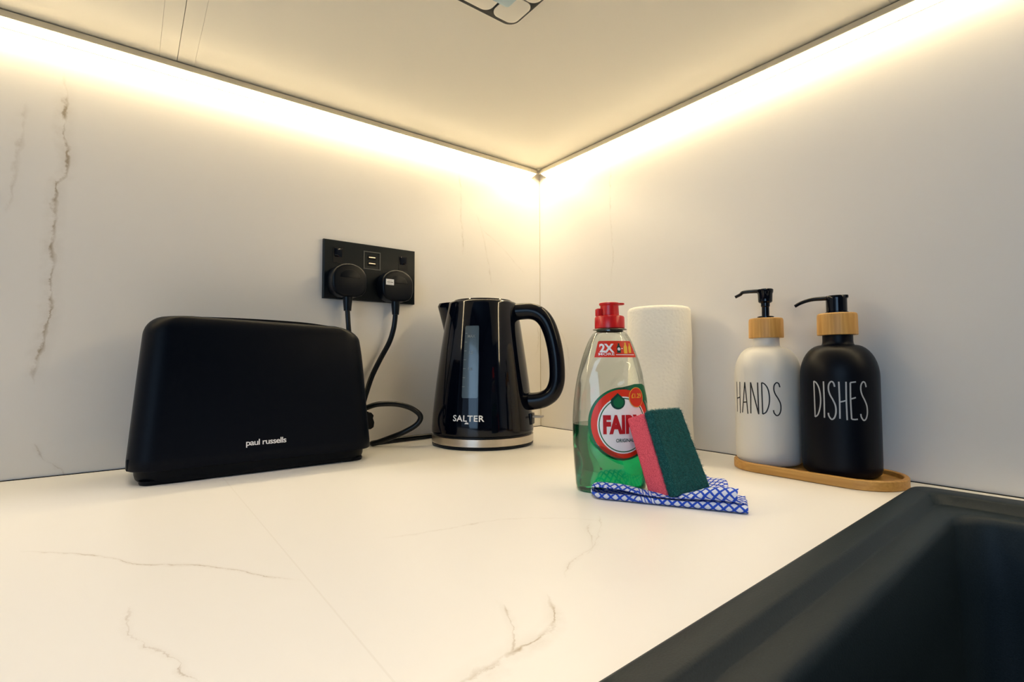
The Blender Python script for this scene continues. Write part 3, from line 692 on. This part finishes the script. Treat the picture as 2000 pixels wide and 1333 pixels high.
# ------------------------------------------------------------------ paper towel roll
t = thing('paper_towel_roll', 'white quilted paper towel roll standing against the right wall behind the green bottle', 'paper towel', (-.0545, -.3230, 0))
bm = bmesh.new(); R_ = .0438
prof = [(R_ - .004, 0), (R_ - .001, .001), (R_, .004)] + [(R_ + .0005 * math.sin(z * 90), z) for z in [.004 + .192 * i / 20 for i in range(1, 21)]] + [(R_ - .0008, .1995), (R_ - .003, .2022), (R_ - .006, .2032), (.021, .2028), (.0205, .2015), (.0205, .12)]
lathe(bm, prof, 96, cap1=True); link('paper', bm, M['paper'], t, angle=60)
bm = bmesh.new(); lathe(bm, [(.0203, .121), (.0203, .2020), (.0192, .2020), (.0192, .121)], 48, cap0=False, cap1=False); link('cardboard_core', bm, mat('cardboard', (0.36, 0.25, 0.15, 1), 0.8), t)

# ------------------------------------------------------------------ washing-up liquid bottle (local x right, -y towards the viewer)
BC = Vector((-.2655, -.4165, 0)) - CF * .0055 + CR * .0005; BR = math.atan2(-.6064, .7952) + math.radians(9)
t = thing('dish_soap_bottle', 'clear bottle half full of green washing-up liquid with red cap and round red label', 'bottle', BC, BR); t.scale = (.99, .99, .978)
bp_ = [(.0000, .0325, .0195), (.0012, .0350, .0215), (.0040, .0362, .0228), (.010, .0366, .0235), (.025, .0378, .0245), (.045, .0388, .0250), (.060, .0391, .0250), (.075, .0388, .0248), (.090, .0376, .0240), (.105, .0354, .0228), (.120, .0322, .0212), (.135, .0280, .0194), (.147, .0236, .0176), (.155, .0196, .0160), (.159, .0165, .0150), (.1605, .0135, .0135)]
def bprof(z):
    for (a, a1, b1), (b, a2, b2) in zip(bp_, bp_[1:]):
        if a <= z <= b:
            q = (z - a) / (b - a); return a1 + (a2 - a1) * q, b1 + (b2 - b1) * q
    return bp_[-1][1:]
def bsm(z):                                                       # smoothed
    if z < .004 or z > .157: return bprof(z)
    A = [bprof(z + d) for d in (-.003, 0, .003)]; return sum(a[0] for a in A) / 3, sum(a[1] for a in A) / 3
def bring(z, ins=0.0, n=96, swirl=True):
    a, b = bsm(z); out = []
    for i in range(n):
        th = 2 * PI * i / n; c, s_ = math.cos(th), math.sin(th); e = 2 / 2.15
        x = (a - ins) * math.copysign(abs(c) ** e, c); y = (b - ins) * math.copysign(abs(s_) ** e, s_)
        if swirl and z > .085 and z < .15:
            k = math.sin(PI * (z - .085) / .065); w = math.sin(6.0 * math.hypot((x - .045) * 26, (z - .075) * 26)); w = math.copysign(abs(w) ** .5, w)
            y *= 1 + .045 * k * w; x *= 1 + .006 * k * w
        if swirl and z < .058:
            k = math.sin(PI * z / .058); w = math.sin(5.0 * math.hypot((x - .03) * 24, (z - .085) * 24)); y *= 1 + .07 * k * w
        out.append(Vector((x, y, z)))
    return out
zb = [0, .0006, .0012, .0025, .004, .006] + [.006 + .148 * i / 60 for i in range(1, 61)] + [.156, .158, .1595, .1605]
bm = bmesh.new(); loft(bm, [bring(z) for z in zb], True, False)
lathe(bm, [(.0136, .1605), (.0136, .1640)], 96, cap0=False, cap1=False)
link('bottle_shell', bm, M['pet'], t, angle=70)
LV = .0665
bm = bmesh.new(); zl = [.0008, .0016, .003, .005] + [.005 + (LV - .0055) * i / 28 for i in range(1, 29)] + [LV]
loft(bm, [bring(z, .0007) for z in zl], True, True); link('green_liquid', bm, M['liquid'], t, angle=60)
bm = bmesh.new(); lathe(bm, [(.0132, .1600), (.0132, .1655)], 48, cap0=False, cap1=False)
lathe(bm, [(.0165, .1618), (.0172, .1622), (.0165, .1628)], 48, cap0=True, cap1=True)
link('neck', bm, mat('neck_brown', (0.05, 0.035, 0.02, 1), 0.3), t)
bm = bmesh.new(); n = 72
def kn(r, z): return [Vector(((r + (.0002 if i % 2 else 0)) * math.cos(2 * PI * i / n), (r + (.0002 if i % 2 else 0)) * math.sin(2 * PI * i / n), z)) for i in range(n)]
loft(bm, [kn(.0143, .1632), kn(.0149, .1638), kn(.0148, .1745), kn(.0141, .1758), kn(.0115, .1768)]); cap = link('cap', bm, M['red'], t, angle=30)
bm = bmesh.new(); lathe(bm, [(.0098, .1765), (.0092, .1868), (.0097, .1874), (.0104, .1880), (.0104, .1896), (.0092, .1902)], 40); box(bm, .004, .0152, -.0055, .0055, .1880, .1899, .004, .0005)
link('flip_lid', bm, M['red'], cap)
bm = bmesh.new(); box(bm, -.0142, -.0085, -.0040, .0040, .1762, .1838, .0015, .0008); link('hinge', bm, M['red'], cap)
# labels follow the front of the shell
def arc_x(u, z):
    a, b = bsm(z); n = 60; s_ = 0; px, py = 0, -b; e = 2 / 2.15; sg = 1 if u >= 0 else -1
    for i in range(1, n + 1):
        th = PI / 2 * i / n; x = a * math.sin(th) ** e; y = -b * max(math.cos(th), 0) ** e
        d = math.hypot(x - px, y - py)
        if s_ + d >= abs(u):
            q = (abs(u) - s_) / d; return sg * (px + (x - px) * q), py + (y - py) * q
        s_ += d; px, py = x, y
    return sg * px, py
LU, LZ = .0035, .0685
def soap_wrap(u, v, lay):
    z = LZ + v; x, y = arc_x(LU + u, z); k = 1 + (.018 + .005 * lay)
    return Vector((x * (1 + .004 + .001 * lay), y * k - .0002, z))
R1, R1z = .0315, .0335
green = [(R1 * 1.09 * math.cos(a), R1z * 1.06 * math.sin(a)) for a in [PI * .5 + 2 * PI * k / 48 * .86 for k in range(49)]]
green = [p for p in green] + [(.0340, .018), (.0330, .027), (.0290, .0365), (.024, .0385), (.014, .0385)]
drop = [(0, .0085)] + [(.0072 * math.sin(a) , -.0002 - .0072 * math.cos(a)) for a in [PI * .62 - PI * 1.24 * k / 20 for k in range(21)]]
items = [poly_item(green, 0, 0), poly_item(circ(0, 0, R1, R1z), 1, 1), poly_item(circ(.0005, -.0012, R1 - .0055, R1z - .0058), 2, 2),
         ring_item(.0005, -.0012, R1 - .0068, R1z - .0071, .0010, 0, 3), poly_item(drop, 3, 4, (-.0050, .0215)), poly_item([(x * .72, y * .72) for x, y in drop], 0, 5, (-.0045, .0212))]
for s_, hgt, wd, mi, du, dv in (('FAIRY', .0185, .0430, 4, .0015, -.0005), ('ORIGINAL', .0034, .0185, 3, .0015, -.0160)):
    vs, fs = text_faces(s_, hgt, bold=.055 if mi == 4 else .02); x0_, x1_ = min(v[0] for v in vs), max(v[0] for v in vs); kx = wd / (x1_ - x0_)
    items.append(([(x * kx, y) for x, y in vs], fs, mi, 5, (du, dv)))
items += [poly_item(circ(.0150, .0255, .0087, .0098), 5, 6), poly_item(circ(.0150, .0255, .0081, .0092), 1, 7)]
vs, fs = text_faces('£1.29', .0046, bold=.02); x0_, x1_ = min(v[0] for v in vs), max(v[0] for v in vs); kx = .0118 / (x1_ - x0_)
items.append(([(x * kx, y) for x, y in vs], fs, 5, 8, (.0150, .0270)))
artwork('front_label', items, soap_wrap, t, [M['lab_green'], M['lab_red'], M['lab_white'], M['lab_dgreen'], M['lab_dred'], M['lab_yellow']], cut=.003)
LU2, LZ2 = -.0005, .1418
def band_wrap(u, v, lay):
    z = LZ2 + v; x, y = arc_x(LU2 + u, z); k = 1 + (.04 + .006 * lay)
    return Vector((x * k, y * k - .0002, z))
items = [poly_item([(-.0212, -.0082), (.0225, -.0082), (.0165, .0082), (-.0155, .0082), (-.0168, .0075)], 0, 0)]
vs, fs = text_faces('2X', .0088, bold=.04); x0_, x1_ = min(v[0] for v in vs), max(v[0] for v in vs); kx = .0138 / (x1_ - x0_); items.append(([(x * kx, y) for x, y in vs], fs, 1, 1, (-.0090, .0010)))
vs, fs = text_faces('MORE', .0026, bold=.01); x0_, x1_ = min(v[0] for v in vs), max(v[0] for v in vs); kx = .0150 / (x1_ - x0_); items.append(([(x * kx, y) for x, y in vs], fs, 1, 1, (-.0095, -.0050)))
items.append(poly_item([(-.0005, -.0054), (.0195, -.0054), (.0195, -.0060), (-.0005, -.0060)], 1, 1))
bot = [(-.0018, -.0046), (.0018, -.0046), (.0020, .0010), (.0008, .0032), (.0008, .0050), (-.0008, .0050), (-.0008, .0032), (-.0020, .0010)]
items.append(poly_item(bot, 2, 1, (.0026, .0008))); items.append(poly_item(circ(.0026, 0, .0014, .0016, 16), 1, 2))
for dx in (.0096, .0146): items.append(poly_item([(x * (1.0 if dx < .01 else .85), y * (1.15 if dx < .01 else 1)) for x, y in bot], 3, 1, (dx, .0008)))
items.append(poly_item([(.0050, .0002), (.0068, .0002), (.0068, .0008), (.0050, .0008)], 1, 1))
artwork('neck_label', items, band_wrap, t, [M['lab_red'], M['lab_white'], M['lab_dgreen'], M['lab_yellow']], cut=.002)

# ------------------------------------------------------------------ folded cloth
CL0 = Vector((-.314, -.434, 0)); CES = Vector((.5, -.866, 0)).normalized(); CEN = Vector((.866, .5, 0)).normalized()
def sstep(a, b, x):
    q = max(0, min(1, (x - a) / (b - a))); return q * q * (3 - 2 * q)
def cloth_pt(sf, tt):
    """sf 0..1 along the fold, tt 0..1 around the profile (bottom back -> bottom front -> crease -> top front -> top back)"""
    depth = .022 + (.122 - .022) * sstep(.25, .72, sf) - .006 * sstep(.8, 1, sf)
    smax = .1335
    zb_top = .0062 + .0012 * math.sin(sf * 9)                  # top of the lower layer
    ht = .0140 - .0050 * sstep(.18, .50, sf) + .0100 * sstep(.58, .90, sf)
    gap = .0048 * (1 - sstep(.04, .40, sf)) + .0006
    zlow = .0004
    prof = [(min(depth, .06), .0008), (.030, .0006), (.006, .0005), (.0012, .0012), (-.0006, .0032), (.0010, .0054), (.005, zb_top - gap * .5), (.020, zb_top - gap * .5),
            (.020, zb_top + gap * .5), (.006, zb_top + gap * .5 + .0006), (.0018, zb_top + gap * .5 + .0022), (.0008, ht * .72 + .001), (.0032, ht - .0012), (.0085, ht), (.016, ht * .80), (.026, .0035 + .0040 * sstep(.6, .95, sf)),
            (max(.030, depth * .45), .0028 + .0018 * math.sin(sf * 14)), (max(.032, depth * .75), .0030 + .0060 * sstep(.8, .98, sf) ), (max(.034, depth), .0012 + .0050 * max(0, math.sin(sf * 30)) * sstep(.8, .9, sf))]
    n = len(prof) - 1; q = tt * n; i = min(int(q), n - 1); fr = q - i
    g = lambda k: prof[max(0, min(n, k))]
    def cr(a, b, c, d): return .5 * ((2 * b) + (c - a) * fr + (2 * a - 5 * b + 4 * c - d) * fr * fr + (3 * b - a - 3 * c + d) * fr ** 3)
    nn = cr(g(i - 1)[0], g(i)[0], g(i + 1)[0], g(i + 2)[0]); z = cr(g(i - 1)[1], g(i)[1], g(i + 1)[1], g(i + 2)[1])
    # close the left end like a rolled fold
    s_ = sf * smax; el = math.sqrt(max(0, 1 - (1 - min(1, s_ / .012)) ** 2)); mid = .0075
    if tt > .42: z = mid + (z - mid) * el if z > mid else z
    else: z = (mid * .9) + (z - mid * .9) * max(el, .25) if z < mid else z
    nn = nn + (1 - el) * .010
    # right end: lower layer reaches furthest, upper layer steps back
    up = sstep(.45, .60, tt)
    s_ *= 1 - .085 * up * (1 - .2 * math.sin(nn * 70)) - .10 * sstep(.045, .12, nn) * up
    s_ += .0035 * math.sin(nn * 85 + 1.2) * sf * up
    return CL0 + CES * s_ + CEN * nn + Vector((0, 0, max(z, .0003) + .0002))
bm = bmesh.new(); NS, NT = 110, 150; V = []
uvl = bm.loops.layers.uv.new('UVMap'); UV = {}
for i in range(NS + 1):
    row = []; arc = 0; last = None
    for j in range(NT + 1):
        p = cloth_pt(i / NS, j / NT)
        if last is not None: arc += (p - last).length
        last = p; v = bm.verts.new(p); row.append(v); UV[v] = (i / NS * .1335 + .0002 * 0, arc)
    V.append(row)
for i in range(NS):
    for j in range(NT):
        fc = bm.faces.new((V[i][j], V[i + 1][j], V[i + 1][j + 1], V[i][j + 1]))
        for lp in fc.loops: lp[uvl].uv = UV[lp.vert]
o = link('dish_cloth', bm, M['cloth'], angle=180)
md = o.modifiers.new('thickness', 'SOLIDIFY'); md.thickness = .0004; md.offset = 0
tag(o, 'folded blue and white lattice dish cloth under the sponge', 'cloth')

# ------------------------------------------------------------------ sponge
SPC = Vector((-.2705, -.4895, .0074)) - CF * .0065 - CR * .0015; W_ = Vector((.0674, .0066, -.0018)); N_ = Vector((-.0021, .0198, -.0067)); U_ = Vector((-.0004, .0251, .0741))
wv, nv, uv_ = W_.normalized(), N_.normalized(), U_.normalized()
t = thing('sponge', 'pink sponge with green scouring pad standing on end on the cloth against the bottle', 'sponge', SPC)
t.matrix_world = Matrix(((wv.x, nv.x, uv_.x, SPC.x), (wv.y, nv.y, uv_.y, SPC.y), (wv.z, nv.z, uv_.z, SPC.z), (0, 0, 0, 1)))
LW, LN, LUP = .0600, .0200, .0755
def slab(x0, x1, y0, y1, z0, z1, rad, nx=34, ny=8, nz=40, jit=.0003):
    b2 = bmesh.new()
    bmesh.ops.create_cube(b2, size=1)
    bmesh.ops.scale(b2, vec=(x1 - x0, y1 - y0, z1 - z0), verts=b2.verts)
    bmesh.ops.bevel(b2, geom=b2.edges[:] + b2.verts[:], offset=rad, segments=3, profile=.6, affect='EDGES')
    bmesh.ops.subdivide_edges(b2, edges=[e for e in b2.edges if e.calc_length() > .02], cuts=24, use_grid_fill=True)
    bmesh.ops.translate(b2, vec=((x0 + x1) / 2, (y0 + y1) / 2, (z0 + z1) / 2), verts=b2.verts)
    for v in b2.verts: v.co += Vector([random.uniform(-jit, jit) for _ in range(3)])
    return b2
def taper(b):
    for v in b.verts: v.co.x = v.co.x * (1 - .13 * v.co.z / LUP) - .0020 * v.co.z / LUP
b2 = slab(0, LW, .0006, LN, 0, LUP, .0028, jit=.00012); taper(b2); link('foam_block', b2, M['pink'], t, angle=80)
TS = .0085
b2 = slab(-.0005, LW + .0005, -TS, 0, -.0004, LUP + .0006, .0022, jit=.0004)
# loose fibres standing out of the pad
def fibre(p, d, ln, w):
    d = d.normalized(); sd = d.cross(Vector((random.uniform(-1, 1), random.uniform(-1, 1), random.uniform(-1, 1)))).normalized()
    c = p + d * ln * .6 + sd * ln * random.uniform(-.5, .5); e = p + d * ln * random.uniform(.6, 1) + sd * ln * random.uniform(-.9, .9)
    wd = d.cross(sd).normalized() * w
    v = [b2.verts.new(x) for x in (p - wd, p + wd, c + wd, c - wd, e)]
    for q in ((0, 1, 2, 3), (3, 2, 4)): b2.faces.new([v[i] for i in q]).material_index = 1
faces = [(Vector((0, -1, 0)), lambda: Vector((random.uniform(0, LW), -TS, random.uniform(0, LUP))), 3200),
         (Vector((1, 0, 0)), lambda: Vector((LW + .0003, random.uniform(-TS, 0), random.uniform(0, LUP))), 900),
         (Vector((-1, 0, 0)), lambda: Vector((-.0003, random.uniform(-TS, 0), random.uniform(0, LUP))), 900),
         (Vector((0, 0, 1)), lambda: Vector((random.uniform(0, LW), random.uniform(-TS, 0), LUP + .0004)), 900)]
for d, fn, cnt in faces:
    for _ in range(cnt):
        p = fn(); fibre(p, d + Vector([random.uniform(-.9, .9) for _ in range(3)]), random.uniform(.0009, .0030), .00008)
taper(b2); link('scouring_pad', b2, None, t, smooth=True, angle=80, mats=[M['scour'], M['fiber']])

# ------------------------------------------------------------------ tray and pump bottles
t = thing('bamboo_tray', 'long oval bamboo tray carrying the two pump bottles by the right wall', 'tray', (-.044, -.5178, 0))
bm = bmesh.new(); HL, RT = .0441, .0423
def stad(r, z):
    return [Vector((r * math.cos(a), r * math.sin(a) + (HL if math.sin(a) > 0 or (k < 24) else -HL), z)) for k, a in enumerate([PI * k / 23 for k in range(24)] + [PI + PI * k / 23 for k in range(24)])]
loft(bm, [stad(RT - .001, 0), stad(RT, .0008), stad(RT, .0092), stad(RT - .0010, .0102), stad(RT - .0042, .0102), stad(RT - .0050, .0095), stad(RT - .0052, .0058), stad(RT - .0060, .0052)])
link('tray_body', bm, M['bamboo_tray'], t, angle=40)
def dispenser(name, label, loc, rz, bodymat, r, up, word, inkmat, text_az, text_w, text_h, text_z, noz_len, droop):
    t = thing(name, label, 'soap dispenser', loc, rz)
    z0 = 0; k = r / .0365
    bm = bmesh.new(); c = .0365 * k
    prof = [(c - .007, 0), (c - .004, .0008), (c - .0012, .0035), (c - .0002, .008), (c, .014)] + [(c, .014 + .090 * i / 8) for i in range(1, 9)]
    zs_ = .104
    for i in range(1, 11):
        a = PI / 2 * i / 10; prof.append((c - (c - .0150) * (1 - math.cos(a)) * .98, zs_ + .0345 * math.sin(a)))
    prof += [(.0146, .1400), (.0143, .1425), (.0143, .152)]
    lathe(bm, prof, 96); link('body', bm, bodymat, t, angle=60)
    bm = bmesh.new(); lathe(bm, [(.0186, .1492), (.0192, .1498), (.0190, .1700), (.0186, .1720), (.0178, .1730)], 64 ); link('bamboo_collar', bm, M['bamboo'], t, angle=25)
    hz = .1930 if up else .1755
    bm = bmesh.new(); lathe(bm, [(.0092, .1728), (.0092, .1752), (.0085, .1756), (.0042, .1757), (.0042, hz - .006), (.0050, hz - .005), (.0050, hz - .001), (.0060, hz), (.0060, hz + .003)] if up else [(.0110, .1728), (.0110, .1745), (.0098, .1752), (.0098, .178)], 40)
    link('pump_stem', bm, M['gloss'], t, angle=30)
    bm = bmesh.new()
    if up: lathe(bm, [(.0062, hz - .001), (.0078, hz + .0005), (.0082, hz + .010), (.0090, hz + .0120), (.0092, hz + .0150), (.0085, hz + .0158)], 40)
    else: lathe(bm, [(.0100, .1755), (.0100, .1880), (.0104, .1915), (.0098, .1925)], 40)
    zt = hz + .0145 if up else .1908
    path = spline([(.004, 0, zt - .001), (-.012, 0, zt - .0005), (-.024, 0, zt - .0010), (-noz_len + .006, 0, zt - .0035 - droop * .5), (-noz_len, 0, zt - .0065 - droop)], 8)
    tube(bm, path, lambda q: .0050 - .0024 * q, 16, ry=lambda q: .0026 - .0008 * q, up=(0, 0, 1))
    if not up: box(bm, -.004, .0112, -.006, .006, .1895, .1928, .003, .0008)
    link('pump_head', bm, M['gloss'], t, angle=40)
    def wrap(u, v, lay):
        a = text_az + u / r; return Vector(((r + .00015) * math.sin(a), -(r + .00015) * math.cos(a), text_z + v))
    L = {'H': ([[(0, 0), (.01, .5), (0, 1)], [(.30, -.03), (.29, .5), (.30, 1)], [(0, .45), (.15, .47), (.30, .50)]], .30),
         'A': ([[(0, 0), (.10, .5), (.19, 1.0)], [(.19, 1.0), (.27, .5), (.34, -.02)], [(.07, .34), (.30, .36)]], .34),
         'N': ([[(0, 0), (.01, .5), (.02, 1)], [(.02, 1), (.20, .5), (.38, -.01)], [(.38, -.01), (.37, .5), (.36, 1.0)]], .38),
         'D': ([[(.02, 0), (.01, .5), (.0, 1)], [(0, 1), (.14, .95), (.27, .80), (.33, .55), (.30, .30), (.18, .08), (.02, 0)]], .33),
         'I': ([[(0, 0), (.01, .5), (0, 1)]], .02),
         'S': ([[(.31, .86), (.26, .97), (.16, 1.0), (.06, .92), (.04, .78), (.10, .64), (.22, .50), (.32, .34), (.33, .16), (.26, .02), (.14, -.03), (.03, .05), (.0, .14)]], .33),
         'E': ([[(.27, 1.0), (.14, .99), (.02, .98)], [(.02, .98), (.01, .5), (.03, 0)], [(.03, 0), (.16, -.01), (.30, .0)], [(.02, .54), (.14, .56), (.24, .58)]], .28)}
    items = []; tw = sum(L[ch][1] for ch in word) + .16 * (len(word) - 1); x = -tw / 2; kx = text_w / tw
    for ch in word:
        for st in L[ch][0]:
            P = [(q.x, q.y) for q in spline([((x + a) * kx, (b - .5) * text_h, 0) for a, b in st], 6)]
            vs, fs = ribbon(P, .0014); items.append((vs, fs, 0, 0, (0, 0)))
        x += L[ch][1] + .16
    artwork('lettering', items, wrap, t, [inkmat], cut=0)
    return t
def face_rot(x, y):                         # rotation so that local -y looks back at the viewer's side of the room
    d = Vector((CAM.x - x, CAM.y - y)); return math.atan2(d.y, d.x) + PI / 2
zt = .0055
xw, yw, xb, yb = -.0395, -.4670, -.0388, -.5440
dispenser('soap_dispenser', 'white pump bottle reading HANDS with bamboo collar, left on the tray', (xw, yw, zt), face_rot(xw, yw), M['whitebottle'], .0362, True, 'HANDS', M['ink'], math.radians(-22), .0545, .0362, .0784, .0335, .0)
dispenser('soap_dispenser', 'black pump bottle reading DISHES with bamboo collar, right on the tray', (xb, yb, zt), face_rot(xb, yb), M['blackbottle'], .0368, False, 'DISHES', M['print_grey'], math.radians(1.0), .0492, .0378, .0808, .0400, .001)
